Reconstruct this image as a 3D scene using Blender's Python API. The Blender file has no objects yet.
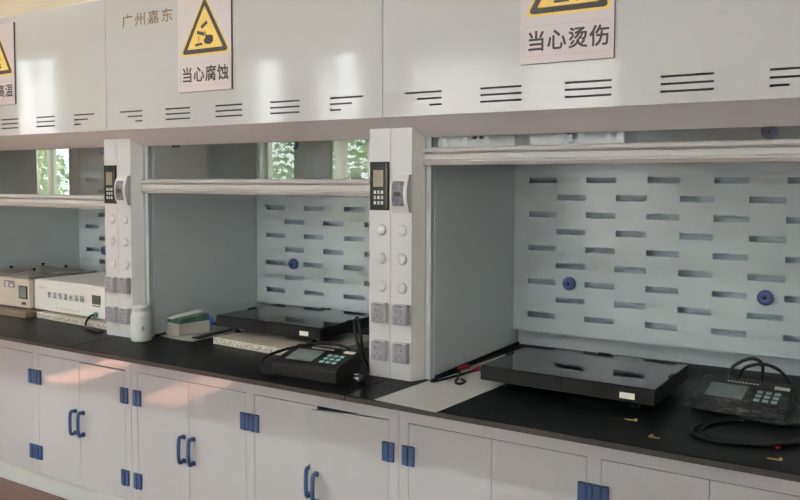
import bpy, bmesh, math, random
from mathutils import Matrix, Vector

# ------------------------------------------------------------------ camera, light, exposure
scn = bpy.context.scene
COL = scn.collection
ZO = 0.91                      # worktop height; every model below is drawn with the worktop at z = 0
random.seed(7)

cam_d = bpy.data.cameras.new('camera')
cam = bpy.data.objects.new('camera', cam_d)
COL.objects.link(cam)
R_ = Vector((0.84922622, 0.52801828, 0.0033958))
U_ = Vector((-0.02911226, 0.04039882, 0.99875944))
F_ = Vector((-0.52722605, 0.84827156, -0.04967954))
m4 = Matrix((R_, U_, -F_)).transposed().to_4x4()
m4.translation = Vector((1.5804, -2.4765, 0.7196 + ZO))
cam.matrix_world = m4
cam_d.sensor_width = 36.0
cam_d.lens = 804.6088 / 800 * 36.0
cam_d.shift_y = -(250 - 223.0985) / 800
cam_d.clip_start = 0.05
scn.camera = cam

world = bpy.data.worlds.new('overcast_sky')
scn.world = world
world.use_nodes = True
wn = world.node_tree.nodes
wl = world.node_tree.links
bg = wn['Background']
tc = wn.new('ShaderNodeTexCoord')
nz = wn.new('ShaderNodeTexNoise')
nz.inputs['Scale'].default_value = 1.6
cr = wn.new('ShaderNodeValToRGB')
cr.color_ramp.elements[0].color = (0.78, 0.88, 1.0, 1)
cr.color_ramp.elements[1].color = (1.0, 1.0, 1.0, 1)
wl.new(tc.outputs['Generated'], nz.inputs['Vector'])
wl.new(nz.outputs['Fac'], cr.inputs['Fac'])
wl.new(cr.outputs['Color'], bg.inputs['Color'])
SKY = 9.0
bg.inputs['Strength'].default_value = SKY

SUN = 180.0
CEIL_W = 36.0

scn.view_settings.view_transform = 'Standard'
scn.view_settings.look = 'None'
scn.view_settings.gamma = 1.0
scn.view_settings.use_curve_mapping = False
scn.view_settings.exposure = 0.32
scn.cycles.use_adaptive_sampling = False
scn.cycles.max_bounces = 10
scn.cycles.diffuse_bounces = 6
scn.cycles.glossy_bounces = 5
scn.cycles.transparent_max_bounces = 16
scn.cycles.sample_clamp_indirect = 10.0
scn.cycles.caustics_reflective = False
scn.cycles.blur_glossy = 0.5

# ------------------------------------------------------------------ materials
MATS = {}


def mat(name, col, rough=0.5, metal=0.0, var=0.04, scale=12.0, spec=0.5, bump=0.0, rvar=0.05, stretch=None, coat=0.0,
        trans=0.0, sss=0.0, emit=None):
    if name in MATS:
        return MATS[name]
    m = bpy.data.materials.new(name)
    m.use_nodes = True
    n = m.node_tree.nodes
    l = m.node_tree.links
    p = n['Principled BSDF']
    t = n.new('ShaderNodeTexCoord')
    mp = n.new('ShaderNodeMapping')
    if stretch:
        mp.inputs['Scale'].default_value = stretch
    ns = n.new('ShaderNodeTexNoise')
    ns.inputs['Scale'].default_value = scale
    ns.inputs['Detail'].default_value = 3.0
    l.new(t.outputs['Object'], mp.inputs['Vector'])
    l.new(mp.outputs['Vector'], ns.inputs['Vector'])
    r = n.new('ShaderNodeValToRGB')
    r.color_ramp.elements[0].position = 0.3
    r.color_ramp.elements[1].position = 0.7
    a = [max(0, c * (1 - var)) for c in col]
    b = [min(1, c * (1 + var)) for c in col]
    r.color_ramp.elements[0].color = (*a, 1)
    r.color_ramp.elements[1].color = (*b, 1)
    l.new(ns.outputs['Fac'], r.inputs['Fac'])
    l.new(r.outputs['Color'], p.inputs['Base Color'])
    mr = n.new('ShaderNodeMapRange')
    mr.inputs['To Min'].default_value = max(0.0, rough - rvar)
    mr.inputs['To Max'].default_value = min(1.0, rough + rvar)
    l.new(ns.outputs['Fac'], mr.inputs['Value'])
    l.new(mr.outputs['Result'], p.inputs['Roughness'])
    p.inputs['Metallic'].default_value = metal
    p.inputs['Specular IOR Level'].default_value = spec
    p.inputs['Coat Weight'].default_value = coat
    p.inputs['Coat Roughness'].default_value = 0.05
    if trans:
        p.inputs['Transmission Weight'].default_value = trans
    if sss:
        p.inputs['Subsurface Weight'].default_value = sss
        p.inputs['Subsurface Radius'].default_value = (0.02, 0.02, 0.02)
    if emit:
        p.inputs['Emission Color'].default_value = (*col, 1)
        p.inputs['Emission Strength'].default_value = emit
    if bump:
        bp = n.new('ShaderNodeBump')
        bp.inputs['Strength'].default_value = bump
        bp.inputs['Distance'].default_value = 0.004
        l.new(ns.outputs['Fac'], bp.inputs['Height'])
        l.new(bp.outputs['Normal'], p.inputs['Normal'])
    MATS[name] = m
    return m


def clear_mat(name, tint=(1, 1, 1), ior=1.5, rough=0.0, film=0.0, bump=0.0, gloss=1.0):
    """thin clear sheet: transparent body with a Fresnel reflection, optionally painted glare streaks (film)"""
    m = bpy.data.materials.new(name)
    m.use_nodes = True
    n = m.node_tree.nodes
    l = m.node_tree.links
    n.remove(n['Principled BSDF'])
    out = n['Material Output']
    tr = n.new('ShaderNodeBsdfTransparent')
    tr.inputs['Color'].default_value = (*tint, 1)
    gl = n.new('ShaderNodeBsdfGlossy')
    gl.inputs['Roughness'].default_value = rough
    gl.inputs['Color'].default_value = (gloss, gloss, gloss, 1)
    fr = n.new('ShaderNodeFresnel')
    fr.inputs['IOR'].default_value = ior
    mx = n.new('ShaderNodeMixShader')
    ge = n.new('ShaderNodeNewGeometry')          # both faces of the sheet reflect: counted once, on the side first met
    sb = n.new('ShaderNodeMath')
    sb.operation = 'SUBTRACT'
    sb.inputs[0].default_value = 1.0
    l.new(ge.outputs['Backfacing'], sb.inputs[1])
    mu = n.new('ShaderNodeMath')
    mu.operation = 'MULTIPLY'
    l.new(fr.outputs['Fac'], mu.inputs[0])
    l.new(sb.outputs[0], mu.inputs[1])
    m17 = n.new('ShaderNodeMath')
    m17.operation = 'MULTIPLY'
    m17.use_clamp = True
    m17.inputs[1].default_value = 1.8
    l.new(mu.outputs[0], m17.inputs[0])
    l.new(m17.outputs[0], mx.inputs['Fac'])
    base = tr
    ns = n.new('ShaderNodeTexNoise')
    ns.inputs['Scale'].default_value = 9
    ns.inputs['Detail'].default_value = 4
    ns.inputs['Distortion'].default_value = 1.5
    if film:
        df = n.new('ShaderNodeBsdfDiffuse')
        df.inputs['Color'].default_value = (0.8, 0.82, 0.82, 1)
        m2 = n.new('ShaderNodeMixShader')
        mr = n.new('ShaderNodeMapRange')
        mr.inputs['From Min'].default_value = 0.50
        mr.inputs['From Max'].default_value = 0.74
        mr.inputs['To Min'].default_value = 0.02          # clear sheet; white glare on its wrinkles painted in as streaks
        mr.inputs['To Max'].default_value = film
        l.new(ns.outputs['Fac'], mr.inputs['Value'])
        l.new(mr.outputs['Result'], m2.inputs['Fac'])
        l.new(tr.outputs[0], m2.inputs[1])
        l.new(df.outputs[0], m2.inputs[2])
        base = m2
    if bump:
        bp = n.new('ShaderNodeBump')
        bp.inputs['Strength'].default_value = bump
        bp.inputs['Distance'].default_value = 0.04
        l.new(ns.outputs['Fac'], bp.inputs['Height'])
        l.new(bp.outputs['Normal'], gl.inputs['Normal'])
        l.new(bp.outputs['Normal'], fr.inputs['Normal'])
    l.new(base.outputs[0], mx.inputs[1])
    l.new(gl.outputs[0], mx.inputs[2])
    l.new(mx.outputs[0], out.inputs['Surface'])
    MATS[name] = m
    return m


M_panel = mat('glossy_white_panel', (0.515, 0.52, 0.52), 0.07, var=0.012, scale=2.5, rvar=0.01)
M_post = mat('white_post_coating', (0.535, 0.535, 0.54), 0.35, var=0.01)
M_cap = mat('white_cap_plastic', (0.575, 0.575, 0.57), 0.4, var=0.01)
M_jamb = mat('grey_jamb_coating', (0.74, 0.75, 0.72), 0.4, var=0.02)
M_track = mat('blue_grey_track', (0.46, 0.50, 0.52), 0.4, var=0.02)
M_valance = mat('grey_valance', (0.60, 0.595, 0.60), 0.16, var=0.012, scale=3)
M_liner = mat('pale_grey_green_liner', (0.56, 0.62, 0.63), 0.17, var=0.015, scale=3)
M_rear = mat('shaded_blue_grey_rear', (0.40, 0.47, 0.53), 0.5, var=0.02)  # darker liner copy behind the baffle, slot shade put into its colour
M_rail = mat('cream_sash_rail', (0.48, 0.47, 0.465), 0.5, var=0.02)
M_slit = mat('dark_slit', (0.06, 0.06, 0.06), 0.6)
M_black = mat('black_plastic', (0.010, 0.010, 0.011), 0.42, var=0.1, spec=0.25)
M_blackgloss = mat('black_acrylic', (0.009, 0.010, 0.012), 0.025, var=0.1, rvar=0.01, spec=0.28)
M_work = mat('black_phenolic', (0.004, 0.0043, 0.0045), 0.40, var=0.18, scale=30, spec=0.10, bump=0.02)
M_workedge = mat('phenolic_edge', (0.035, 0.031, 0.029), 0.5)
M_cab = mat('white_cabinet_panel', (0.56, 0.565, 0.58), 0.035, var=0.012, scale=2.5, rvar=0.01)
M_kick = mat('kickboard_grey', (0.60, 0.63, 0.62), 0.35, var=0.02)
M_dark = mat('dark_cavity', (0.10, 0.10, 0.10), 0.8)
M_blue = mat('blue_plastic', (0.052, 0.105, 0.235), 0.38, var=0.06)
M_blueknob = mat('blue_knob', (0.08, 0.125, 0.30), 0.4, var=0.06)
M_blackhole = mat('black_hole', (0.01, 0.01, 0.015), 0.7)
M_sockface = mat('smoked_grey_cover', (0.30, 0.29, 0.33), 0.22, var=0.12, scale=40)
M_pin = mat('grey_pin_hole', (0.13, 0.125, 0.14), 0.6)
M_breakwin = mat('smoked_window', (0.17, 0.17, 0.20), 0.12, var=0.35, scale=60)
M_screen = mat('tan_display', (0.25, 0.22, 0.16), 0.25, var=0.08)
M_key = mat('white_key', (0.62, 0.64, 0.60), 0.5)
M_sign = mat('pinkish_white_sign', (0.60, 0.535, 0.54), 0.42, var=0.012, scale=3)
M_signshade = mat('shaded_sign_edge', (0.12, 0.12, 0.12), 0.6)  # side of the white board, its shadow line painted as dark colour
M_yellow = mat('sign_yellow', (0.78, 0.55, 0.13), 0.45, var=0.02)
M_ink = mat('sign_black_ink', (0.045, 0.038, 0.035), 0.55)
M_line = mat('sign_thin_line', (0.45, 0.36, 0.38), 0.5)
M_gold = mat('bronze_lettering', (0.20, 0.13, 0.055), 0.4, metal=0.3, var=0.35, scale=30)
M_steel = mat('brushed_steel', (0.64, 0.57, 0.48), 0.40, metal=0.35, var=0.06, scale=30, stretch=(0.4, 8, 8))
M_steeldark = mat('dull_steel_lid', (0.36, 0.34, 0.31), 0.36, metal=0.8, var=0.12, scale=16)
M_bath = mat('cream_white_paint', (0.74, 0.715, 0.685), 0.4, var=0.012)
M_lcdgreen = mat('dull_lcd_green', (0.10, 0.115, 0.09), 0.25, var=0.1)
M_lcd = mat('grey_lcd', (0.21, 0.25, 0.25), 0.16, var=0.12, scale=20)
M_tealkey = mat('teal_key', (0.28, 0.45, 0.43), 0.5, var=0.08)
M_stone = mat('beige_stone', (0.58, 0.52, 0.44), 0.3, var=0.10, scale=9)
M_white = mat('white_plastic', (0.80, 0.79, 0.75), 0.4, var=0.02)
M_sticker = mat('off_white_sticker', (0.78, 0.75, 0.66), 0.6)
M_bottle = mat('milky_polythene', (0.62, 0.645, 0.605), 0.35, var=0.02, sss=0.25)
M_green = mat('green_lid', (0.11, 0.185, 0.145), 0.2, var=0.3, scale=20)
M_bright_blue = mat('bright_blue_plastic', (0.02, 0.075, 0.42), 0.35)
M_mat = mat('grey_mat', (0.36, 0.35, 0.33), 0.6, var=0.06)
M_paper = mat('white_paper', (0.56, 0.55, 0.535), 0.55, var=0.02)
M_red = mat('red_plastic', (0.45, 0.015, 0.03), 0.4)
M_tape = mat('yellow_tape', (0.46, 0.36, 0.12), 0.6)
M_metal = mat('bright_metal', (0.7, 0.7, 0.7), 0.2, metal=1.0)
M_tealplug = mat('teal_plug', (0.02, 0.16, 0.16), 0.4)
M_wall = mat('cream_wall_paint', (0.84, 0.77, 0.66), 0.7, var=0.015, scale=4)
M_wallw = mat('white_wall_paint', (0.79, 0.80, 0.79), 0.7, var=0.015, scale=4)
M_ceil = mat('white_ceiling_paint', (0.82, 0.83, 0.82), 0.8, var=0.01)
M_frame = mat('white_window_frame', (0.82, 0.83, 0.82), 0.4, var=0.01)
M_leaf = mat('tree_leaves', (0.17, 0.28, 0.10), 0.5, var=0.4, scale=4)
M_bark = mat('tree_bark', (0.12, 0.085, 0.06), 0.9, var=0.3)
M_lawn = mat('outdoor_lawn', (0.16, 0.22, 0.09), 0.9, var=0.3, scale=3)
M_glass = clear_mat('clear_sash_glass', (0.92, 0.94, 0.93), 1.5)
M_pane = clear_mat('window_glass', (0.93, 0.95, 0.94), 1.5)
M_film = clear_mat('clear_plastic_film', (0.94, 0.95, 0.95), 1.45, rough=0.10, film=0.24, bump=1.0)


def cloth_mat(name, col, thru):
    m = mat(name, col, 0.9, var=0.06, scale=20)
    n = m.node_tree.nodes
    l = m.node_tree.links
    tl = n.new('ShaderNodeBsdfTranslucent')
    tl.inputs['Color'].default_value = (*col, 1)
    mx = n.new('ShaderNodeMixShader')
    mx.inputs['Fac'].default_value = thru
    l.new(n['Principled BSDF'].outputs[0], mx.inputs[1])
    l.new(tl.outputs[0], mx.inputs[2])
    l.new(mx.outputs[0], n['Material Output'].inputs['Surface'])
    return m


M_curtain = cloth_mat('grey_curtain', (0.42, 0.40, 0.375), 0.07)
M_sheer = cloth_mat('white_curtain', (0.748, 0.755, 0.785), 0.41)


def speckle_mat():
    m = mat('speckled_stone_edge', (0.6, 0.57, 0.5), 0.35)
    n = m.node_tree.nodes
    l = m.node_tree.links
    v = n.new('ShaderNodeTexVoronoi')
    v.inputs['Scale'].default_value = 180
    c = n.new('ShaderNodeTexCoord')
    l.new(c.outputs['Object'], v.inputs['Vector'])
    r = n.new('ShaderNodeValToRGB')
    r.color_ramp.elements[0].color = (0.16, 0.15, 0.13, 1)
    r.color_ramp.elements[1].color = (0.75, 0.72, 0.64, 1)
    sp = n.new('ShaderNodeSeparateColor')
    l.new(v.outputs['Color'], sp.inputs['Color'])
    l.new(sp.outputs['Red'], r.inputs['Fac'])
    l.new(r.outputs['Color'], n['Principled BSDF'].inputs['Base Color'])
    return m


M_speck = speckle_mat()


def floor_mat():
    m = mat('brown_wood_floor', (0.17, 0.078, 0.057), 0.32, var=0.35, scale=5, stretch=(1.2, 9, 1))
    return m


M_floor = floor_mat()


# ------------------------------------------------------------------ mesh helpers
def link(name, me, mats, parent=None, loc=(0, 0, 0), rot=(0, 0, 0), smooth=False):
    o = bpy.data.objects.new(name, me)
    COL.objects.link(o)
    if not isinstance(mats, (list, tuple)):
        mats = [mats]
    if len(me.materials) == 0:
        for mm in mats:
            me.materials.append(mm)
    o.location = loc
    o.rotation_euler = rot
    if parent is not None:
        o.parent = parent
    if smooth:
        for p in me.polygons:
            p.use_smooth = True
    return o


def from_bm(name, bm, mats, parent=None, loc=(0, 0, 0), rot=(0, 0, 0), smooth=False):
    bmesh.ops.recalc_face_normals(bm, faces=bm.faces[:])
    me = bpy.data.meshes.new(name)
    bm.to_mesh(me)
    bm.free()
    return link(name, me, mats, parent, loc, rot, smooth)


def add_box(bm, x0, x1, y0, y1, z0, z1, bev=0.0, seg=1, mi=0):
    b = bmesh.new()
    vs = [b.verts.new(c) for c in ((x0, y0, z0), (x1, y0, z0), (x1, y1, z0), (x0, y1, z0),
                                   (x0, y0, z1), (x1, y0, z1), (x1, y1, z1), (x0, y1, z1))]
    for f in ((3, 2, 1, 0), (4, 5, 6, 7), (0, 1, 5, 4), (1, 2, 6, 5), (2, 3, 7, 6), (3, 0, 4, 7)):
        b.faces.new([vs[i] for i in f])
    if bev > 0:
        bmesh.ops.bevel(b, geom=b.edges[:], offset=bev, segments=seg, profile=0.5, affect='EDGES')
    merge(bm, b, mi)


def merge(bm, b, mi=0, mtx=None):
    mp = {}
    for v in b.verts:
        mp[v] = bm.verts.new(mtx @ v.co if mtx is not None else v.co)
    for f in b.faces:
        try:
            nf = bm.faces.new([mp[v] for v in f.verts])
            nf.material_index = mi
        except ValueError:
            pass
    b.free()


def box(name, ext, m, parent=None, bev=0.0, seg=1, loc=(0, 0, 0), rot=(0, 0, 0)):
    bm = bmesh.new()
    add_box(bm, *ext, bev=bev, seg=seg)
    return from_bm(name, bm, m, parent, loc, rot)


def add_prism(bm, pts, axis, a0, a1, mi=0):
    """pts: 2-D outline; axis x: pts are (y, z); axis y: (x, z); axis z: (x, y)"""
    def p3(p, a):
        return {'x': (a, p[0], p[1]), 'y': (p[0], a, p[1]), 'z': (p[0], p[1], a)}[axis]
    A = [bm.verts.new(p3(p, a0)) for p in pts]
    B = [bm.verts.new(p3(p, a1)) for p in pts]
    n = len(pts)
    fs = [bm.faces.new(A), bm.faces.new(B[::-1])]
    for i in range(n):
        fs.append(bm.faces.new((A[i], B[i], B[(i + 1) % n], A[(i + 1) % n])))
    for f in fs:
        f.material_index = mi


def prism(name, pts, axis, a0, a1, m, parent=None, loc=(0, 0, 0), rot=(0, 0, 0), smooth=False):
    bm = bmesh.new()
    add_prism(bm, pts, axis, a0, a1)
    return from_bm(name, bm, m, parent, loc, rot, smooth)


def add_lathe(bm, prof, n=24, mtx=None, mi=0):
    b = bmesh.new()
    rings = []
    for r, z in prof:
        if r < 1e-6:
            rings.append([b.verts.new((0, 0, z))])
        else:
            rings.append([b.verts.new((r * math.cos(2 * math.pi * i / n), r * math.sin(2 * math.pi * i / n), z)) for i in range(n)])
    for A, B in zip(rings, rings[1:]):
        for i in range(n):
            j = (i + 1) % n
            if len(A) == 1 and len(B) == 1:
                continue
            if len(A) == 1:
                b.faces.new((A[0], B[i], B[j]))
            elif len(B) == 1:
                b.faces.new((A[i], A[j], B[0]))
            else:
                b.faces.new((A[i], A[j], B[j], B[i]))
    if len(rings[0]) > 1:
        b.faces.new(rings[0][::-1])
    if len(rings[-1]) > 1:
        b.faces.new(rings[-1])
    merge(bm, b, mi, mtx)


def lathe(name, prof, m, parent=None, loc=(0, 0, 0), rot=(0, 0, 0), n=24):
    bm = bmesh.new()
    add_lathe(bm, prof, n)
    return from_bm(name, bm, m, parent, loc, rot, smooth=True)


FACE_Y = Matrix.Rotation(math.pi / 2, 4, 'X')      # local z becomes -y (towards the room)


def catmull(pts, k=6, closed=False):
    P = [Vector(p) for p in pts]
    out = []
    n = len(P)
    for i in range(n if closed else n - 1):
        p0 = P[(i - 1) % n] if closed or i > 0 else P[0]
        p1 = P[i]
        p2 = P[(i + 1) % n]
        p3 = P[(i + 2) % n] if closed or i + 2 < n else P[n - 1]
        for j in range(k):
            t = j / k
            out.append(0.5 * ((2 * p1) + (p2 - p0) * t + (2 * p0 - 5 * p1 + 4 * p2 - p3) * t * t + (3 * p1 - p0 - 3 * p2 + p3) * t ** 3))
    if not closed:
        out.append(P[-1])
    return out


def add_tube(bm, path, r, n=8, closed=False, sx=1.0, mi=0):
    rings = []
    up = Vector((0, 0, 1))
    L = len(path)
    prev = None
    for i, p in enumerate(path):
        a = path[(i - 1) % L] if closed or i > 0 else path[0]
        b = path[(i + 1) % L] if closed or i < L - 1 else path[-1]
        t = (b - a).normalized()
        if prev is None:
            s = t.cross(up)
            if s.length < 1e-3:
                s = t.cross(Vector((1, 0, 0)))
            s.normalize()
        else:
            s = (prev - t * prev.dot(t)).normalized()
        prev = s
        u = s.cross(t)
        rr = r[i] if isinstance(r, (list, tuple)) else r
        rings.append([bm.verts.new(p + s * (rr * sx * math.cos(2 * math.pi * k / n)) + u * (rr * math.sin(2 * math.pi * k / n))) for k in range(n)])
    m = L if closed else L - 1
    for i in range(m):
        A = rings[i]
        B = rings[(i + 1) % L]
        for k in range(n):
            f = bm.faces.new((A[k], A[(k + 1) % n], B[(k + 1) % n], B[k]))
            f.material_index = mi
    if not closed:
        bm.faces.new(rings[0][::-1]).material_index = mi
        bm.faces.new(rings[-1]).material_index = mi


def tube(name, pts, r, m, parent=None, k=6, n=8, closed=False, loc=(0, 0, 0), rot=(0, 0, 0)):
    bm = bmesh.new()
    add_tube(bm, catmull(pts, k, closed), r, n, closed)
    return from_bm(name, bm, m, parent, loc, rot, smooth=True)


def holed_plate(name, x0, x1, z0, z1, holes, y, th, m, parent=None, rnd=0.0):
    """plate facing -y with real rectangular openings"""
    xs = sorted({round(v, 5) for v in [x0, x1] + [h[0] for h in holes] + [h[1] for h in holes]})
    zs = sorted({round(v, 5) for v in [z0, z1] + [h[2] for h in holes] + [h[3] for h in holes]})
    bm = bmesh.new()
    V = {}

    def vert(i, j, k):
        key = (i, j, k)
        if key not in V:
            V[key] = bm.verts.new((xs[i], y + (th if k else 0), zs[j]))
        return V[key]
    nx, nz_ = len(xs) - 1, len(zs) - 1
    solid = {}
    for i in range(nx):
        for j in range(nz_):
            cx, cz = (xs[i] + xs[i + 1]) / 2, (zs[j] + zs[j + 1]) / 2
            solid[i, j] = not any(h[0] < cx < h[1] and h[2] < cz < h[3] for h in holes)
    for (i, j), s in solid.items():
        if not s:
            continue
        bm.faces.new((vert(i, j, 0), vert(i + 1, j, 0), vert(i + 1, j + 1, 0), vert(i, j + 1, 0)))
        bm.faces.new((vert(i, j, 1), vert(i, j + 1, 1), vert(i + 1, j + 1, 1), vert(i + 1, j, 1)))
        for di, dj, e in ((-1, 0, ((i, j), (i, j + 1))), (1, 0, ((i + 1, j), (i + 1, j + 1))), (0, -1, ((i, j), (i + 1, j))), (0, 1, ((i, j + 1), (i + 1, j + 1)))):
            if not solid.get((i + di, j + dj), False):
                a, b = e
                bm.faces.new((vert(*a, 0), vert(*b, 0), vert(*b, 1), vert(*a, 1)))
    return from_bm(name, bm, m, parent)


def lettering(name, s, m, parent, x0, x1, z0, y, height=None, spread=None, bold=0.0):
    """flat print facing -y, fitted between x0 and x1, its baseline at z0 (height: total height)"""
    cu = bpy.data.curves.new('print', 'FONT')
    cu.body = s
    cu.size = 1.0
    cu.extrude = 0.0
    cu.resolution_u = 3
    if spread:
        cu.space_character = spread
    o = bpy.data.objects.new('print', cu)
    me = bpy.data.meshes.new_from_object(o)
    bpy.data.objects.remove(o)
    xs = [v.co.x for v in me.vertices]
    ys = [v.co.y for v in me.vertices]
    sx = (x1 - x0) / (max(xs) - min(xs))
    sz = sx if height is None else height / (max(ys) - min(ys))
    mx, my = min(xs), min(ys)
    for v in me.vertices:
        v.co = Vector((x0 + (v.co.x - mx) * sx, y, z0 + (v.co.y - my) * sz))
    if bold:                                   # heavier strokes: overprint slightly shifted copies
        bm = bmesh.new()
        for kx, kz in ((-1, -1), (1, -1), (1, 1), (-1, 1), (0, 0)):
            b = bmesh.new()
            b.from_mesh(me)
            merge(bm, b, 0, Matrix.Translation((kx * bold, -0.00004 * (kx + 2 * kz + 3), kz * bold)))
        bm.to_mesh(me)
        bm.free()
    me.materials.clear()
    me.name = name
    return link(name, me, m, parent)


def thing(name, label, cat, loc=(0, 0, 0), rz=0.0, group=None):
    o = bpy.data.objects.new(name, None)
    COL.objects.link(o)
    o.empty_display_size = 0.05
    o.location = (loc[0], loc[1], loc[2] + ZO)
    o.rotation_euler = (0, 0, rz)
    o['label'] = label
    o['category'] = cat
    if group:
        o['group'] = group
    return o


def tag(o, label, cat, group=None):
    o['label'] = label
    o['category'] = cat
    if group:
        o['group'] = group
    o.location.z += ZO
    return o


def struct(o):
    o['kind'] = 'structure'
    o.location.z += ZO
    return o


# ------------------------------------------------------------------ the room
FL = -0.91
CE = 2.9
WY = -5.0          # inner face of the window wall
XL, XR = -12.5, 5.5
struct(box('floor', (XL - 0.3, XR + 0.3, WY - 0.3, 1.3, FL - 0.1, FL), M_floor))
struct(box('ceiling', (XL - 0.3, XR + 0.3, WY - 0.3, 1.3, CE, CE + 0.12), M_ceil))
struct(box('wall_back', (XL, XR, 0.96, 1.2, FL, CE), M_wall))
struct(box('wall_left', (XL - 0.24, XL, WY - 0.24, 1.2, FL, CE), M_wallw))
struct(box('wall_right', (XR, XR + 0.24, WY - 0.24, 1.2, FL, CE), M_wallw))
WINS = [(-10.25, -8.95, 2.62), (-5.2, -3.4, 2.25), (-2.9, -0.6, 2.25), (1.0, 3.4, 2.25)]  # last opening is added out of view, to light the hoods
WZ0 = 0.0
wf = holed_plate('wall_front', XL, XR, FL, CE, [(a, b, WZ0, c) for a, b, c in WINS], WY - 0.24, 0.24, M_wallw)
struct(wf)
for i, (a, b, WZ1) in enumerate(WINS):
    w = bpy.data.objects.new('window_%d' % (i + 1), None)
    COL.objects.link(w)
    w.location = (0, 0, 0)
    w['kind'] = 'structure'
    w.location.z += ZO
    bm = bmesh.new()
    fy0, fy1 = WY - 0.15, WY - 0.09
    fw = 0.06
    add_box(bm, a, a + fw, fy0, fy1, WZ0, WZ1)
    add_box(bm, b - fw, b, fy0, fy1, WZ0, WZ1)
    add_box(bm, a + fw, b - fw, fy0, fy1, WZ0, WZ0 + fw)
    add_box(bm, a + fw, b - fw, fy0, fy1, WZ1 - fw, WZ1)
    mids = [a + 0.48, (a + b) / 2 + 0.2] if i == 1 else [(a + b) / 2]
    for mx in mids:
        add_box(bm, mx, mx + 0.14, fy0, fy1, WZ0 + fw, WZ1 - fw)
    add_box(bm, a + fw, b - fw, fy0 + 0.002, fy1 - 0.002, 1.38, 1.44)
    from_bm('window_frame', bm, M_frame, w)
    xs = [a + fw] + [v for mx in mids for v in (mx, mx + 0.14)] + [b - fw]
    for k in range(0, len(xs), 2):
        box('pane', (xs[k], xs[k + 1], WY - 0.125, WY - 0.119, WZ0 + fw, WZ1 - fw), M_pane, w)
    box('sill', (a - 0.05, b + 0.05, WY - 0.09, WY + 0.06, WZ0 - 0.03, WZ0), M_frame, w)
    # daylight through the opening: portals only guide the sky's own light
    ld = bpy.data.lights.new('window_portal', 'AREA')
    ld.shape = 'RECTANGLE'
    ld.size = b - a
    ld.size_y = WZ1 - WZ0
    ld.cycles.is_portal = True
    lo = bpy.data.objects.new('window_portal', ld)
    COL.objects.link(lo)
    lo.location = ((a + b) / 2, WY - 0.26, (WZ0 + WZ1) / 2 + ZO)
    lo.rotation_euler = (math.pi / 2, 0, math.pi)


def curtain(x0, x1, label, m, y=WY + 0.1, amp=0.035, waves=None, z0=-0.7, z1=2.28):
    waves = waves or max(3, int((x1 - x0) / 0.12))
    n = waves * 8
    bm = bmesh.new()
    A, B = [], []
    for i in range(n + 1):
        t = i / n
        x = x0 + (x1 - x0) * t
        yy = y + amp * math.sin(t * waves * 2 * math.pi) + 0.01 * math.sin(t * 17)
        A.append(bm.verts.new((x, yy, z0)))
        B.append(bm.verts.new((x, yy * 1.0 + 0.2 * (y - yy) * 0.5, z1)))
    for i in range(n):
        bm.faces.new((A[i], A[i + 1], B[i + 1], B[i]))
    g = bmesh.ops.extrude_face_region(bm, geom=bm.faces[:])
    bmesh.ops.translate(bm, verts=[v for v in g['geom'] if isinstance(v, bmesh.types.BMVert)], vec=(0, 0.004, 0))
    o = from_bm('curtain', bm, m, smooth=True)
    tag(o, label, 'curtain')
    return o


curtain(-10.95, -9.6, 'grey curtain drawn over the far left window behind the viewer', M_curtain)
curtain(-6.0, -5.16, 'grey curtain at the left of the middle window behind the viewer', M_curtain)
curtain(-4.56, -4.0, 'narrow grey curtain hanging in the centre of the middle window', M_curtain)
curtain(-3.50, -3.2, 'narrow white curtain at the right edge of the open middle window', M_sheer)
curtain(-3.0, -0.5, 'wide white curtain glowing with daylight, drawn over a window behind the viewer', M_sheer)
curtain(0.9, 3.5, 'wide white curtain added to pass light, over the added rightmost window behind the viewer', M_sheer)
for i, (x0, x1) in enumerate([(-11.1, -8.4), (-6.2, -3.1), (-3.05, -0.45), (0.85, 3.55)]):
    nm = ['far left', 'middle', 'white curtained', 'rightmost'][i]
    o = tube('curtain_rod', [(x0, WY + 0.1, 2.30), ((x0 + x1) / 2, WY + 0.1, 2.30), (x1, WY + 0.1, 2.30)], 0.012, M_metal, k=2)
    tag(o, 'slim metal curtain rod above the %s window behind the viewer' % nm, 'curtain rod')

# outdoors, seen only as reflections in the glossy panels
struct(box('ground', (-30, 20, -40, WY - 0.3, FL - 0.5, FL - 0.35), M_lawn))
leaf_rng = random.Random(3)
for i, (x, y, h) in enumerate([(-22.0, -13, 3.5), (-20.2, -12, 3.2), (-17.5, -13, 3.5), (-14.5, -12, 3.1), (-11.5, -14, 3.6), (-8.6, -12, 3.3), (-6.0, -13.5, 3.6), (2.0, -13, 3.4)]):
    t = thing('tree', 'leafy green tree on the lawn outside, %s counted from the left end' % ['first', 'second', 'third', 'fourth', 'fifth', 'sixth', 'seventh', 'last'][i], 'tree', (x, y, FL - 0.35), 0, 'trees on the lawn outside')
    tube('trunk', [(0, 0, -0.05), (0.05, 0, h * 0.3), (-0.03, 0.04, h * 0.7)], [0.12] * 13, M_bark, t)
    bm = bmesh.new()
    for k in range(900):
        a = leaf_rng.uniform(0, 2 * math.pi)
        zz = leaf_rng.uniform(-1, 1)
        rr = (leaf_rng.random() ** 0.4) * math.sqrt(max(0, 1 - zz * zz))
        c = Vector((math.cos(a) * rr * h * 0.30, math.sin(a) * rr * h * 0.30, h * 0.62 + zz * h * 0.36))
        s = leaf_rng.uniform(0.07, 0.13)
        rot = Matrix.Rotation(leaf_rng.uniform(0, 6.3), 3, 'Z') @ Matrix.Rotation(leaf_rng.uniform(0, 3.1), 3, 'X')
        q = [bm.verts.new(c + rot @ Vector(p)) for p in ((-s, 0, 0), (0, -s * 0.6, 0), (s, 0, 0), (0, s * 0.6, 0))]
        bm.faces.new(q)
    f = from_bm('foliage', bm, M_leaf, t)
    f['kind'] = 'stuff'

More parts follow.
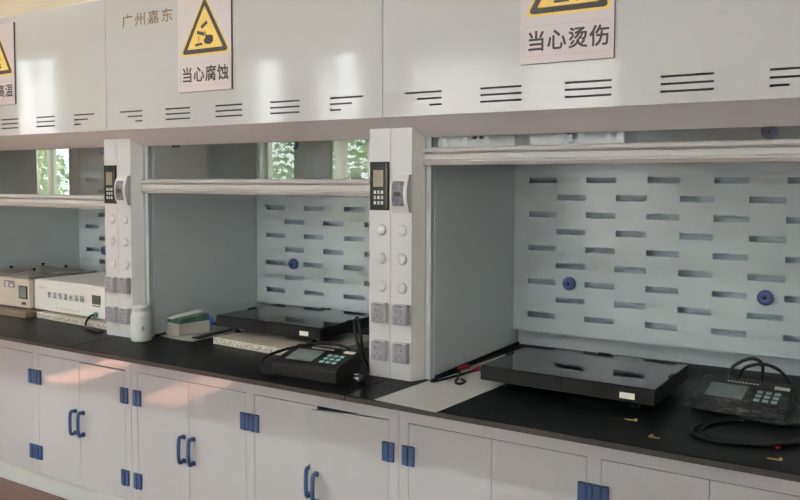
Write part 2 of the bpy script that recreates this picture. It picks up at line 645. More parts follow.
# ------------------------------------------------------------------ ceiling lamps, added out of view as fill from above
for i, (x, y) in enumerate([(-6.8, -3.5), (-3.6, -3.5), (-0.4, -3.5)]):
    t = thing('fill_lamp', 'long flat white ceiling lamp added unseen for fill light, %s of the row' % ['leftmost', 'middle one', 'rightmost'][i], 'lamp', (x, y, CE), 0, 'added fill lamps')
    box('housing', (-0.62, 0.62, -0.16, 0.16, -0.05, 0.0), M_frame, t, 0.005)
    ld = bpy.data.lights.new('fill_light', 'AREA')
    ld.shape = 'RECTANGLE'
    ld.size = 1.15
    ld.size_y = 0.26
    ld.energy = CEIL_W
    ld.color = (0.925, 0.985, 1.0)
    lo = bpy.data.objects.new('fill_light', ld)
    COL.objects.link(lo)
    lo.location = (x, y, CE - 0.055 + ZO)

if SUN:
    sd = bpy.data.lights.new('sun', 'SUN')
    sd.energy = SUN
    sd.angle = 0.009
    sd.color = (1.0, 0.92, 0.82)
    so = bpy.data.objects.new('sun', sd)
    COL.objects.link(so)
    so.rotation_euler = Vector((0.72, 3.75, -3.11)).to_track_quat('-Z', 'Y').to_euler()

# ------------------------------------------------------------------ fume hoods
W = 1.5
PW = 0.0923        # width of a post
BL = 0.138         # inner liner


def vent_holes():
    H = []
    for k in range(5):
        x0 = 0.0917 + k * 0.2938
        x1 = x0 + 0.1485
        for r, z in enumerate((1.0335, 1.0116, 0.9897)):
            a, b = x0, x1
            if k == 0:
                a = x0 + 0.0495 * r
            if k == 4:
                b = x1 - 0.0495 * r
            H.append((a, b, z - 0.0033, z + 0.0033))
    return H


def baffle_holes():
    H = []
    for r in range(9):
        z = 0.1498 + 0.073 * r
        off = 0 if r % 2 == 0 else 0.12705
        for j in range(5):
            a = 0.2091 + off + j * 0.2541
            b = min(a + 0.127, 1.335)
            if a > 1.30:
                continue
            H.append((a, b, z - 0.0122, z + 0.0122))
    return H


RAIL = [(0.046, 0), (0.041, 0.001), (0.031, 0.013), (0.031, 0.0175), (0.046, 0.0195), (0.044, 0.0225), (0.044, 0.0400), (0.056, 0.0415), (0.056, 0.0445), (0.034, 0.0455), (0.030, 0.051), (0.034, 0.059), (0.046, 0.064), (0.060, 0.064), (0.060, 0)]


def power_socket(t, cx, z0, z1):
    s = box('power_socket', (cx - 0.029, cx + 0.029, -0.026, 0.001, z0, z1), M_post, t, 0.003, 2)
    box('socket_cover', (cx - 0.0275, cx + 0.0255, -0.0285, -0.0255, z0 + 0.003, z1 - 0.003), M_sockface, s, 0.001)
    bm = bmesh.new()
    h = z1 - z0
    for dx, dz in ((-0.010, 0.15), (0.010, 0.15), (0.0, -0.12), (-0.012, -0.28), (0.012, -0.28)):
        x, z = cx + dx - 0.001, (z0 + z1) / 2 + dz * h
        add_box(bm, x - 0.002, x + 0.002, -0.0292, -0.0284, z - 0.0045, z + 0.0045)
    from_bm('pin_holes', bm, M_pin, s)
    box('cover_hinge', (cx - 0.012, cx + 0.014, -0.0295, -0.025, z1 - 0.008, z1 - 0.0025), M_pin, s, 0.0008)


def fume_hood(X0, rail_z, label):
    t = thing('fume_hood', label, 'fume hood', (X0, 0, 0), 0, 'fume hoods in a row')
    g = 0.0012
    # front panel with its louvre slits, and a dark sheet painting the cavity's shade behind them
    holed_plate('front_panel', g, W - g, 0.954, 1.545, vent_holes(), -0.054, 0.004, M_panel, t)
    bm = bmesh.new()
    add_box(bm, g, 0.01, -0.05, 0.3, 0.954, 1.545)
    add_box(bm, W - 0.01, W - g, -0.05, 0.3, 0.954, 1.545)
    add_box(bm, g, W - g, -0.05, 0.93, 1.535, 1.545)
    from_bm('panel_return', bm, M_panel, t)
    box('slit_shade', (0.03, W - 0.03, -0.036, -0.03, 0.965, 1.06), M_slit, t)
    # sloping valance under the panel
    prism('valance', [(-0.054, 0.9539), (0.050, 0.885), (0.052, 0.888), (-0.050, 0.9575)], 'x', g, W - g, M_valance, t)
    # posts
    for s in (0, 1):
        def mx(x):
            return x if s == 0 else W - x
        pts = [(g * 0.6, 0.0), (PW - 0.002, 0.0), (PW, 0.002), (PW, 0.075), (g * 0.6, 0.075)]
        prism('post', [(mx(x), y) for x, y in pts], 'z', 0.0, 0.95, M_post, t)
        prism('jamb', [(mx(x), y) for x, y in ((PW, 0.0025), (0.115, 0.052), (0.115, 0.075), (PW, 0.075))], 'z', 0.0, 0.93, M_jamb, t)
        prism('sash_track', [(mx(x), y) for x, y in ((0.115, 0.062), (0.1345, 0.062), (0.1345, 0.085), (0.115, 0.085))], 'z', 0.0, 1.25, M_track, t)
        prism('side_liner', [(mx(x), y) for x, y in ((0.120, 0.088), (0.1375, 0.088), (0.1375, 0.88), (0.120, 0.88))], 'z', 0.0, 1.25, M_liner, t)
        prism('base_gasket', [(mx(x), y) for x, y in ((0.1377, 0.09), (0.1425, 0.09), (0.1425, 0.865), (0.1377, 0.865))], 'z', 0.0, 0.009, M_black, t)
        prism('outer_side', [(mx(x), y) for x, y in ((g, 0.076), (0.012, 0.076), (0.012, 0.93), (g, 0.93))], 'z', 0.0, 1.53, M_panel, t)
        cx = mx(0.0515) if s == 0 else W - 0.041
        for z in (0.547, 0.443, 0.338):
            c = lathe('blank_cap', [(0.0, 0.0085), (0.008, 0.0078), (0.015, 0.0058), (0.019, 0.003), (0.0205, 0.0), (0.019, -0.001)], M_cap, t, (cx + (0.002 if s else 0), 0, z), (math.pi / 2, 0, 0), 28)
        cxs = 0.055 if s == 0 else W - 0.038
        power_socket(t, cxs, 0.206, 0.280)
        power_socket(t, cxs, 0.066, 0.140)
    # breaker box on the left post: bowed face
    prof = []
    for i in range(13):
        q = i / 12
        prof.append((-(0.014 + 0.018 * math.sin(math.pi * q)), 0.614 + 0.135 * q))
    brk = prism('breaker_box', prof + [(0.001, 0.749), (0.001, 0.614)], 'x', 0.0165, 0.0880, M_post, t)
    win = []
    for i in range(9):
        q = 0.17 + 0.66 * i / 8
        win.append((-(0.0148 + 0.018 * math.sin(math.pi * q)), 0.614 + 0.135 * q))
    prism('breaker_window', win + [(y + 0.002, z) for y, z in reversed(win)], 'x', 0.0245, 0.0730, M_breakwin, brk)
    bm = bmesh.new()
    for k in range(3):
        add_box(bm, 0.034 + k * 0.010, 0.041 + k * 0.010, -0.0345, -0.031, 0.672, 0.688)
    from_bm('breaker_levers', bm, M_ink, brk)
    # controller on the right post
    ctl = box('controller', (W - 0.087, W - 0.005, -0.006, 0.001, 0.620, 0.797), M_black, t, 0.001)
    box('display', (W - 0.0715, W - 0.028, -0.0068, -0.0055, 0.706, 0.767), M_screen, ctl)
    box('side_bar', (W - 0.0155, W - 0.0145, -0.0066, -0.0055, 0.626, 0.792), M_steeldark, ctl)
    for i in range(3):
        for j in range(3):
            x, z = W - 0.064 + i * 0.0155, 0.686 - j * 0.0195
            k_ = box('key', (x - 0.0045, x + 0.0045, -0.0072, -0.0055, z - 0.0058, z + 0.0058), M_key, ctl)
            if (i + j) % 2:
                box('key_legend', (x - 0.0025, x + 0.0025, -0.0076, -0.0070, z - 0.002, z + 0.002), M_black, k_)
    # back of the chamber
    box('back_panel', (0.1375, W - 0.1375, 0.858, 0.868, 0.0, 0.085), M_liner, t)
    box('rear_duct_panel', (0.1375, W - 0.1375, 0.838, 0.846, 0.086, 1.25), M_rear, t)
    holed_plate('baffle', BL + 0.0015, W - BL - 0.0015, 0.0751, 1.03, baffle_holes(), 0.7925, 0.0045, M_liner, t)
    box('chamber_top', (0.012, W - 0.012, 0.09, 0.93, 1.25, 1.262), M_liner, t)
    for x in (0.398, 1.162):
        for z in (0.296, 0.915):
            k_ = lathe('baffle_knob', [(0.0, 0.016), (0.006, 0.016), (0.006, 0.022), (0.014, 0.024), (0.024, 0.020), (0.029, 0.010), (0.029, 0.0)], M_blueknob, t, (x, 0.7922, z), (math.pi / 2, 0, 0), 24)
            lathe('knob_bore', [(0.0, 0.0175), (0.0058, 0.0172), (0.0058, 0.0155)], M_blackhole, k_, (0, 0, 0), (0, 0, 0), 14)
    # sash: rail and glass
    sash = prism('sash', [(y, z + rail_z) for y, z in RAIL], 'x', 0.117, W - 0.117, M_rail, t)
    box('sash_glass', (0.165, W - 0.120, 0.0605, 0.0655, rail_z + 0.030, 1.24), M_glass, sash)
    box('glass_edge_trim', (0.1775, 0.181, 0.0595, 0.0605, rail_z + 0.064, 1.24), M_rail, sash)
    for x in (0.312, 0.338):
        box('glass_clip', (x - 0.006, x + 0.006, 0.054, 0.0604, 0.874, 0.892), M_slit, sash)
    return t


hood_l = fume_hood(-3.0, 0.591, 'leftmost fume hood, with two water baths inside and its sash pulled lowest')
hood_m = fume_hood(-1.5, 0.670, 'middle fume hood with bronze lettering and corrosion sign, sash half raised')
hood_r = fume_hood(0.0, 0.784, 'rightmost fume hood, nearest the viewer, with its sash raised highest')
lettering('lettering', '广州嘉东', M_gold, hood_m, 1.5 - 1.385, 1.5 - 1.066, 1.404, -0.0546, 0.057, 1.25, 0.0006)['label'] = 'bronze Chinese lettering'


# ------------------------------------------------------------------ warning signs
def rounded_tri(cx, zb, half, h, r, n=5):
    A = [(cx - half, zb), (cx + half, zb), (cx, zb + h)]
    pts = []
    for i in range(3):
        p, a, b = Vector(A[i]), Vector(A[i - 1]), Vector(A[(i + 1) % 3])
        da, db = (a - p).normalized(), (b - p).normalized()
        ang = da.angle(db)
        d = r / math.tan(ang / 2)
        c = p + (da + db).normalized() * (r / math.sin(ang / 2))
        s, e = p + da * d, p + db * d
        a0 = math.atan2(s.y - c.y, s.x - c.x)
        a1 = math.atan2(e.y - c.y, e.x - c.x)
        while a1 < a0:
            a1 += 2 * math.pi
        if a1 - a0 > math.pi:
            a1 -= 2 * math.pi
        for k in range(n + 1):
            q = a0 + (a1 - a0) * k / n
            pts.append((c.x + r * math.cos(q), c.y + r * math.sin(q)))
    return pts


def sign(x, z, text, kind, label):
    t = thing('warning_sign', label, 'sign', (x, -0.0545, z), 0, 'warning signs on the hoods')
    b = box('board', (0, 0.305, -0.007, 0.0, 0, 0.405), M_signshade, t)
    box('face_sheet', (0.0, 0.3035, -0.0082, -0.007, 0.0008, 0.405), M_sign, b)
    cx = 0.158
    y = -0.0082
    tr = prism('warning_triangle', rounded_tri(cx, 0.148, 0.146, 0.246, 0.012), 'y', y - 0.0004, y, M_yellow, t)
    prism('black_band', rounded_tri(cx, 0.156, 0.133, 0.226, 0.010), 'y', y - 0.0008, y - 0.0004, M_ink, tr)
    prism('yellow_field', rounded_tri(cx, 0.174, 0.101, 0.174, 0.003), 'y', y - 0.0012, y - 0.0008, M_yellow, tr)
    bm = bmesh.new()
    yy = (y - 0.0016, y - 0.0012)

    def rect(cx_, cz, w, h, a):
        c, s = math.cos(a), math.sin(a)
        add_prism(bm, [(cx_ + c * i * w / 2 - s * j * h / 2, cz + s * i * w / 2 + c * j * h / 2) for i, j in ((-1, -1), (1, -1), (1, 1), (-1, 1))], 'y', *yy)
    if kind == 'corrosive':
        rect(cx - 0.002, 0.270, 0.040, 0.014, 0.55)
        rect(cx - 0.022, 0.237, 0.042, 0.014, -0.25)
        rect(cx - 0.034, 0.214, 0.003, 0.022, 0)
        rect(cx + 0.004, 0.236, 0.003, 0.020, 0.2)
        rect(cx - 0.034, 0.192, 0.040, 0.010, 0.08)
        add_prism(bm, [(cx - 0.006, 0.205), (cx + 0.004, 0.192), (cx + 0.030, 0.188), (cx + 0.047, 0.198), (cx + 0.048, 0.222), (cx + 0.030, 0.228), (cx + 0.014, 0.226), (cx + 0.004, 0.235), (cx + 0.001, 0.230), (cx + 0.006, 0.220)], 'y', *yy)
    elif kind == 'hot':
        rect(cx - 0.005, 0.190, 0.090, 0.009, 0)
        for k in range(3):
            x_ = cx - 0.034 + k * 0.030
            for j in range(4):
                rect(x_ + 0.004 * (-1) ** j, 0.206 + j * 0.013, 0.005, 0.016, 0.5 * (-1) ** j)
    else:
        rect(cx - 0.02, 0.188, 0.05, 0.008, 0)
        add_prism(bm, [(cx + 0.010, 0.196), (cx + 0.028, 0.182), (cx + 0.050, 0.190), (cx + 0.048, 0.206), (cx + 0.026, 0.212), (cx + 0.012, 0.208)], 'y', *yy)
        for k in range(3):
            x_ = cx - 0.03 + k * 0.022
            for j in range(3):
                rect(x_ + 0.003 * (-1) ** j, 0.212 + j * 0.012, 0.005, 0.015, 0.5 * (-1) ** j)
    from_bm('pictogram', bm, M_ink, tr)
    lettering('lettering', text, M_ink, t, 0.030, 0.288, 0.040, y - 0.0006, 0.062, 1.12, 0.0012)
    bm = bmesh.new()
    for ext in ((0.014, 0.294, 0.1165, 0.1175), (0.014, 0.294, 0.024, 0.025), (0.014, 0.015, 0.024, 0.1175), (0.293, 0.294, 0.024, 0.1175)):
        add_box(bm, ext[0], ext[1], y - 0.0004, y, ext[2], ext[3])
    from_bm('text_frame', bm, M_line, t)
    return t


sign(-2.488, 1.106, '当心高温', 'hot', 'yellow triangle warning sign on the leftmost hood, cut off by the picture edge')
sign(-1.026, 1.097, '当心腐蚀', 'corrosive', 'yellow triangle corrosion warning sign with hand pictogram on the middle hood')
sign(0.531, 1.099, '当心烫伤', 'burn', 'pinkish burn warning sign with large black characters on the rightmost hood')

# ------------------------------------------------------------------ worktops
for X0, lab in ((-3.0, 'black worktop slab under the water baths, leftmost of three'),
                (-1.5, 'black worktop slab of the middle hood, carrying the white bottle'),
                (0.0, 'black worktop slab of the rightmost hood, marked with yellow tape')):
    t = thing('worktop', lab, 'worktop', (X0, 0, 0), 0, 'black worktop slabs')
    box('slab', (0.002, W - 0.002, -0.2835, 0.93, -0.0195, -0.0004), M_work, t, 0.0012)
    box('edge_band', (0.002, W - 0.002, -0.2850, -0.2832, -0.0192, -0.0020), M_workedge, t)


# ------------------------------------------------------------------ base cabinets
CY = 0.063


def hinge(parent, x, z, w_door, w_stile, side):
    """side +1: door lies right of x"""
    bm = bmesh.new()
    z0, z1 = z - 0.0375, z + 0.0375
    a, b = (x - w_stile, x - 0.001) if side > 0 else (x + 0.001, x + w_stile)
    add_box(bm, min(a, b), max(a, b), CY - 0.011, CY, z0, z1, 0.002)
    a, b = (x + 0.001, x + w_door) if side > 0 else (x - w_door, x - 0.001)
    add_box(bm, min(a, b), max(a, b), CY - 0.011, CY, z0, z1, 0.002)
    add_lathe(bm, [(0.0055, z0 + 0.001), (0.0055, z1 - 0.001)], 10, Matrix.Translation((x, CY - 0.011, 0)))
    return from_bm('hinge', bm, M_blue, parent)


def handle(parent, x, z0, z1, y):
    pts = [(x, y + 0.001, z1 - 0.008), (x, y - 0.012, z1 - 0.008), (x, y - 0.026, z1 - 0.004), (x, y - 0.034, z1 - 0.018), (x, y - 0.036, (z0 + z1) / 2),
           (x, y - 0.034, z0 + 0.018), (x, y - 0.026, z0 + 0.004), (x, y - 0.012, z0 + 0.008), (x, y + 0.001, z0 + 0.008)]
    bm = bmesh.new()
    add_tube(bm, catmull(pts, 4), 0.0075, 8, sx=1.25)
    add_box(bm, x - 0.010, x + 0.010, y - 0.010, y + 0.0005, z1 - 0.018, z1 + 0.002, 0.002)
    add_box(bm, x - 0.010, x + 0.010, y - 0.010, y + 0.0005, z0 - 0.002, z0 + 0.018, 0.002)
    return from_bm('handle', bm, M_blue, parent, smooth=False)


def base_cabinet(X0, label, ajar=False, drop=0.0):
    t = thing('base_cabinet', label, 'cabinet', (X0, 0, 0), 0, 'white base cabinets')
    zt, zb = -0.1775, -0.8145
    bm = bmesh.new()
    add_box(bm, 0.0008, 0.018, CY + 0.02, 0.86, FL, -0.0205)
    add_box(bm, W - 0.018, W - 0.0008, CY + 0.02, 0.86, FL, -0.0205)
    add_box(bm, 0.018, W - 0.018, 0.842, 0.86, FL, -0.0205)
    add_box(bm, 0.018, W - 0.018, CY + 0.02, 0.842, zb - 0.02, zb)
    add_box(bm, 0.742, 0.764, CY + 0.02, 0.842, zb, zt + 0.02)
    from_bm('carcass', bm, M_cab, t)
    box('apron', (0.0008, W - 0.0008, CY, CY + 0.02, zt + 0.001, -0.0205), M_cab, t)
    for a, b in ((0.0008, 0.0422), (0.7302, 0.7768), (W - 0.0432, W - 0.0008)):
        box('stile', (a, b, CY, CY + 0.02, zb, zt + 0.001), M_cab, t)
    box('kickboard', (0.0008, W - 0.0008, CY + 0.010, CY + 0.024, FL, zb - 0.001), M_kick, t)
    doors = [(0.0435, 0.3845, -1), (0.3860, 0.7290, 1), (0.7780, 1.1125, -1), (1.1140, 1.4560, 1)]
    for i, (a, b, s) in enumerate(doors):
        dz = 0.0
        hx = a if s < 0 else b
        bm = bmesh.new()
        add_box(bm, a - hx, b - hx, 0, 0.018, zb + 0.0015, zt - 0.0015 - (drop if i == 3 and drop else 0), 0.0012)
        d = from_bm('door', bm, M_cab, t, (hx, CY, 0))
        hxx = (b - hx - 0.0300) if s < 0 else (a - hx + 0.0300)
        handle(d, hxx, -0.550, -0.424, 0.0)
        if ajar and i == 3:
            d.rotation_euler = (0, 0, math.radians(9))
            d['label'] = 'white cabinet door standing slightly ajar'
        for z in (-0.300, -0.699):
            hinge(t, (a - 0.0007) if s < 0 else (b + 0.0007), z, 0.028, 0.0245 if i in (0, 3) else 0.0225, 1 if s < 0 else -1)
    return t


base_cabinet(-3.0, 'white base cabinet at the far left, brown floor showing at its foot', drop=0.004)
base_cabinet(-1.5, 'white base cabinet in the middle, its rightmost door standing ajar', ajar=True)
base_cabinet(0.0, 'white base cabinet at the right, under the yellow tape marks')


# ------------------------------------------------------------------ water baths on stone slabs
M_brownstone = mat('brown_stone', (0.24, 0.185, 0.13), 0.4, var=0.25, scale=14)


def stone_slab(loc, rz, w, d, h, label, m=None):
    t = thing('stone_slab', label, 'slab', loc, rz, 'stone slabs under the equipment')
    box('slab_body', (0, w, 0, d, 0, h), m or M_stone, t, 0.001)
    if m is None:
        box('slab_edge', (0.003, w - 0.003, -0.0006, 0.0004, 0.006, h - 0.006), M_speck, t)
    return t


stone_slab((-2.3, 0.112, 0), -0.06, 0.62, 0.52, 0.029, 'pale stone slab under the white water bath, with speckled front edge')
stone_slab((-2.852, 0.060, 0), 0.0, 0.535, 0.56, 0.029, 'brown slab under the steel water bath at the left picture edge', M_brownstone)
stone_slab((-1.01, 0.112, 0), -0.075, 0.60, 0.45, 0.030, 'speckled stone slab under the black weighing platform of the middle hood')

t = thing('water_bath', 'cream white box water bath lettered with black characters, right of the steel one', 'water bath', (-2.374, 0.150, 0.0295), -0.050, 'water baths')
bw, bd, bh = 0.625, 0.44, 0.166
box('housing', (0, bw, 0, bd, 0.008, bh), M_bath, t, 0.004, 2)
for x in (0.05, bw - 0.05):
    for y in (0.05, bd - 0.05):
        lathe('foot', [(0.014, 0), (0.016, 0.010)], M_black, t, (x, y, 0), n=14)
lettering('lettering', '数显恒温水浴锅', M_ink, t, 0.127, 0.448, 0.078, -0.0008, 0.032, 1.5, 0.0003)
lettering('model_lettering', 'HH-4', M_line, t, 0.048, 0.112, 0.119, -0.0008, 0.017)
lettering('maker_lettering', '仪器有限公司', M_line, t, 0.20, 0.41, 0.022, -0.0008, 0.013, 1.3)
box('display', (0.518, 0.586, -0.003, 0.002, 0.078, 0.123), M_lcdgreen, t, 0.001)
bm = bmesh.new()
for k in range(4):
    add_box(bm, 0.522 + k * 0.016, 0.533 + k * 0.016, -0.0025, 0.001, 0.066, 0.072)
from_bm('button_row', bm, M_slit, t)
lathe('power_inlet', [(0.0, 0.014), (0.010, 0.014), (0.013, 0.010), (0.014, 0.0)], M_tealplug, t, (0.55, 0.0, 0.026), (math.pi / 2, 0, 0), 16)
prism('lid_plate', [(0.012, 0.012), (bw - 0.012, 0.012), (bw - 0.012, bd - 0.012), (0.012, bd - 0.012)], 'z', bh - 0.001, bh + 0.003, M_bath, t)
tube('power_cord', [(0.549, -0.012, 0.0265), (0.534, -0.022, 0.021), (0.536, -0.047, -0.001), (0.560, -0.069, -0.0175), (0.605, -0.092, -0.0235), (0.68, -0.104, -0.0235), (0.75, -0.107, -0.0235)], 0.0055, M_black, t, 6)

t = thing('water_bath', 'brushed steel water bath with round ring lids, cut off by the left edge', 'water bath', (-2.845, 0.124, 0.0295), 0.0, 'water baths')
sw, sd_, sh = 0.465, 0.42, 0.165
box('housing', (0, sw, 0, sd_, 0.008, sh), M_steel, t, 0.004, 2)
for x in (0.05, sw - 0.05):
    for y in (0.05, sd_ - 0.05):
        lathe('foot', [(0.014, 0), (0.016, 0.010)], M_black, t, (x, y, 0), n=14)
box('lid_plate', (0.02, sw + 0.004, -0.004, sd_ + 0.01, sh, sh + 0.010), M_steeldark, t, 0.002)
for i in range(2):
    for j in range(2):
        x, y = 0.125 + i * 0.215, 0.115 + j * 0.20
        rl = lathe('ring_lid', [(0.098, 0.0), (0.098, 0.004), (0.080, 0.006), (0.079, 0.010), (0.055, 0.012), (0.054, 0.016), (0.0, 0.018)], M_steeldark, t, (x, y, sh + 0.010), n=32)
        lathe('lid_knob', [(0.004, 0.017), (0.004, 0.024), (0.010, 0.028), (0.010, 0.034), (0.0, 0.037)], M_black, rl, (0, 0, 0), n=14)
sp = box('switch_panel', (0.240, 0.337, -0.004, 0.001, 0.112, 0.149), M_sockface, t, 0.001)
for k, (x, z) in enumerate(((0.260, 0.137), (0.260, 0.122), (0.303, 0.126))):
    box('switch', (x, x + 0.022, -0.007, -0.0035, z - 0.006, z + 0.006), M_key, sp)
dp = box('display', (0.374, 0.448, -0.004, 0.001, 0.058, 0.128), M_black, t, 0.001)
box('display_window', (0.379, 0.443, -0.005, -0.0038, 0.064, 0.124), M_lcd, dp)
box('rating_plate', (0.398, 0.434, -0.002, 0.001, 0.026, 0.040), M_ink, t)

# ------------------------------------------------------------------ middle hood: bottle, box, mat, strip
t = thing('bottle', 'squat milky white plastic bottle standing beside the left post of the middle hood', 'bottle', (-1.3345, -0.012, 0))
lathe('body', [(0.0, 0.001), (0.040, 0.0), (0.0455, 0.004), (0.047, 0.010), (0.047, 0.110), (0.0455, 0.122), (0.040, 0.131), (0.0335, 0.134), (0.0335, 0.138)], M_bottle, t, n=36)
lathe('cap', [(0.032, 0.137), (0.0345, 0.139), (0.0345, 0.160), (0.032, 0.163), (0.0, 0.164)], M_bottle, t, n=36)
bm = bmesh.new()
for a0, a1, z0, z1 in ((-0.30, -0.20, 0.052, 0.060), (-0.27, -0.16, 0.060, 0.072), (-0.05, 0.02, 0.060, 0.068)):
    q = []
    for a, z in ((a0, z0), (a1, z0), (a1, z1), (a0, z1)):
        q.append(bm.verts.new((0.0473 * math.cos(a - 0.35), 0.0473 * math.sin(a - 0.35), z)))
    bm.faces.new(q)
from_bm('print_mark', bm, M_ink, t)

o = prism('mat', [(-1.352, 0.11), (-1.30, 0.095), (-1.14, 0.088), (-1.118, 0.10), (-1.118, 0.45), (-1.345, 0.45)], 'z', 0.0, 0.003, M_mat)
tag(o, 'thin grey mat lying under the small white carton', 'mat')
M_carton = mat('greyed_white_carton', (0.55, 0.53, 0.48), 0.5)
t = thing('carton', 'small white carton with a green slanted top and blue end disc', 'carton', (-1.355, 0.150, 0.003), -0.17)
cw, cd, ch = 0.105, 0.175, 0.056
box('tray', (0, cw, 0, cd, 0, ch), M_carton, t, 0.002)
prism('green_cover', [(0.004, ch), (cd - 0.004, ch), (cd - 0.004, ch + 0.034), (0.020, ch + 0.022)], 'x', 0.004, cw - 0.003, M_green, t)
prism('rim', [(0.004, ch + 0.018), (cd - 0.002, ch + 0.034), (cd - 0.002, ch + 0.039), (0.004, ch + 0.024)], 'x', 0.0, cw - 0.055, M_white, t)
lathe('blue_disc', [(0.0, 0.014), (0.016, 0.012), (0.024, 0.004), (0.025, 0.0), (0.0, -0.001)], M_bright_blue, t, (cw - 0.004, cd + 0.0005, 0.048), (-math.pi / 2, 0, 0), 24)
o = prism('flat_strip', [(-1.166, 0.135), (-1.128, 0.140), (-1.150, 0.44), (-1.182, 0.436)], 'z', 0.0032, 0.009, M_black)
tag(o, 'flat black strip lying between the white carton and stone slab', 'strip')


# ------------------------------------------------------------------ weighing platforms
def platform(loc, rz, label):
    t = thing('weighing_platform', label, 'scale', loc, rz, 'black weighing platforms')
    w, d, z0, z1 = 0.607, 0.428, 0.030, 0.081
    bm = bmesh.new()
    add_box(bm, 0.0, w / 2 - 0.0008, 0.0, 0.012, z0, z1 - 0.004, 0.0015)
    add_box(bm, w / 2 + 0.0008, w, 0.0, 0.012, z0, z1 - 0.004, 0.0015)
    from_bm('front_rail', bm, M_black, t)
    for nm, e in (('rear_rail', (0, w, d - 0.012, d, z0, z1 - 0.004)), ('side_rail', (0, 0.012, 0.0125, d - 0.0125, z0, z1 - 0.004)), ('side_rail', (w - 0.012, w, 0.0125, d - 0.0125, z0, z1 - 0.004))):
        box(nm, e, M_black, t, 0.0015)
    box('weighing_plate', (0.001, w - 0.001, 0.001, d - 0.001, z1 - 0.0038, z1), M_blackgloss, t, 0.0012, 2)
    box('underside', (0.015, w - 0.015, 0.015, d - 0.015, z0 + 0.006, z0 + 0.012), M_black, t)
    for x in (0.075, w - 0.075):
        for y in (0.06, d - 0.06):
            lathe('foot', [(0.013, 0), (0.014, 0.006), (0.007, 0.008), (0.007, z0 + 0.008)], M_black, t, (x, y, 0), n=14)
    for x, y, a, b in ((w / 2, d - 0.003, 0.024, 0.006), (0.003, d / 2 + 0.02, 0.006, 0.024), (w - 0.003, d / 2, 0.006, 0.024)):
        box('edge_clip', (x - a, x + a, y - b, y + b, z1 - 0.010, z1 + 0.004), M_black, t, 0.001)
    box('sticker', (0.497, 0.545, -0.0009, 0.0006, 0.040, 0.059), M_sticker, t)
    return t


platform((0.343, 0.053, 0), -0.022, 'black weighing platform standing on the worktop in the rightmost hood')
platform((-1.077, 0.200, 0.030), -0.018, 'black weighing platform raised on the stone slab in the middle hood')


# ------------------------------------------------------------------ scale indicators
def indicator(loc, rz, w, d, h1, h2, label):
    t = thing('scale_indicator', label, 'scale display', loc, rz, 'scale indicators')
    bm = bmesh.new()
    add_prism(bm, [(0, 0.0), (d, 0.0), (d, h2), (0.012, h1), (0, h1 - 0.012)], 'x', 0, w)
    bmesh.ops.bevel(bm, geom=bm.edges[:], offset=0.003, segments=2, profile=0.5, affect='EDGES')
    from_bm('body', bm, M_black, t)
    sl = math.atan2(h2 - h1, d - 0.012)
    tilt = (sl, 0, 0)
    o = (0, 0.012, h1)

    def on_face(name, x0, x1, v0, v1, hgt, m, parent):
        return box(name, (x0, x1, v0, v1, -0.001, hgt), m, parent, 0.0005, 1, (o if parent is t else (0, 0, 0)), (tilt if parent is t else (0, 0, 0)))
    L = d - 0.012
    on_face('display', w * 0.12, w * 0.53, L * 0.16, L * 0.74, 0.0012, M_lcd, t)
    for i in range(3):
        for j in range(3):
            x, v = w * (0.675 + 0.092 * i), L * (0.22 + 0.175 * j)
            on_face('key', x - w * 0.030, x + w * 0.030, v - L * 0.045, v + L * 0.045, 0.003, M_tealkey, t)
    on_face('label_plate', w * 0.80, w * 0.96, L * 0.78, L * 0.90, 0.0012, M_sticker, t)
    bm = bmesh.new()
    for k in range(9):
        add_box(bm, w * (0.28 + 0.04 * k), w * (0.305 + 0.04 * k), L * 0.86, L * 0.90, -0.001, 0.001)
    from_bm('name_strip', bm, M_key, t, o, tilt)
    return t


ind_m = indicator((-0.402, -0.194, 0), 0.048, 0.290, 0.170, 0.055, 0.090, 'bare black scale indicator with nine teal keys in the middle hood')
ind_r = indicator((1.026, 0.185, 0), -0.067, 0.279, 0.170, 0.038, 0.078, 'scale indicator wrapped in clear film at the right picture edge')

# clear bag round the right hand indicator
bm = bmesh.new()
nx_, ny_ = 26, 18
rg = random.Random(11)
G = {}
for i in range(nx_ + 1):
    for j in range(ny_ + 1):
        u, v = i / nx_, j / ny_
        x = -0.035 + u * (0.279 + 0.075)
        y = -0.020 + v * 0.215
        inside_x = min(max((x + 0.010) / 0.010, 0), max((0.279 + 0.012 - x) / 0.012, 0), 1)
        inside_y = min(max((y + 0.008) / 0.010, 0), max((0.180 - y) / 0.010, 0), 1)
        k = min(inside_x, inside_y)
        top = 0.038 + (0.078 - 0.038) * min(max(y / 0.17, 0), 1) + 0.006
        z = 0.004 + k * (top + 0.0035 * math.sin(23 * u + 9 * v + 4 * math.sin(7 * v)) * (0.4 + u)) + (1 - k) * rg.uniform(0.0, 0.012)
        G[i, j] = bm.verts.new((x + rg.uniform(-0.002, 0.002), y + rg.uniform(-0.002, 0.002), z))
for i in range(nx_):
    for j in range(ny_):
        bm.faces.new((G[i, j], G[i + 1, j], G[i + 1, j + 1], G[i, j + 1]))
bag = from_bm('plastic_bag', bm, M_film, smooth=True)
bag.location = (1.026, 0.185, 0)
bag.rotation_euler = (0, 0, -0.067)
tag(bag, 'crumpled clear plastic bag draped round the scale indicator at right', 'bag')

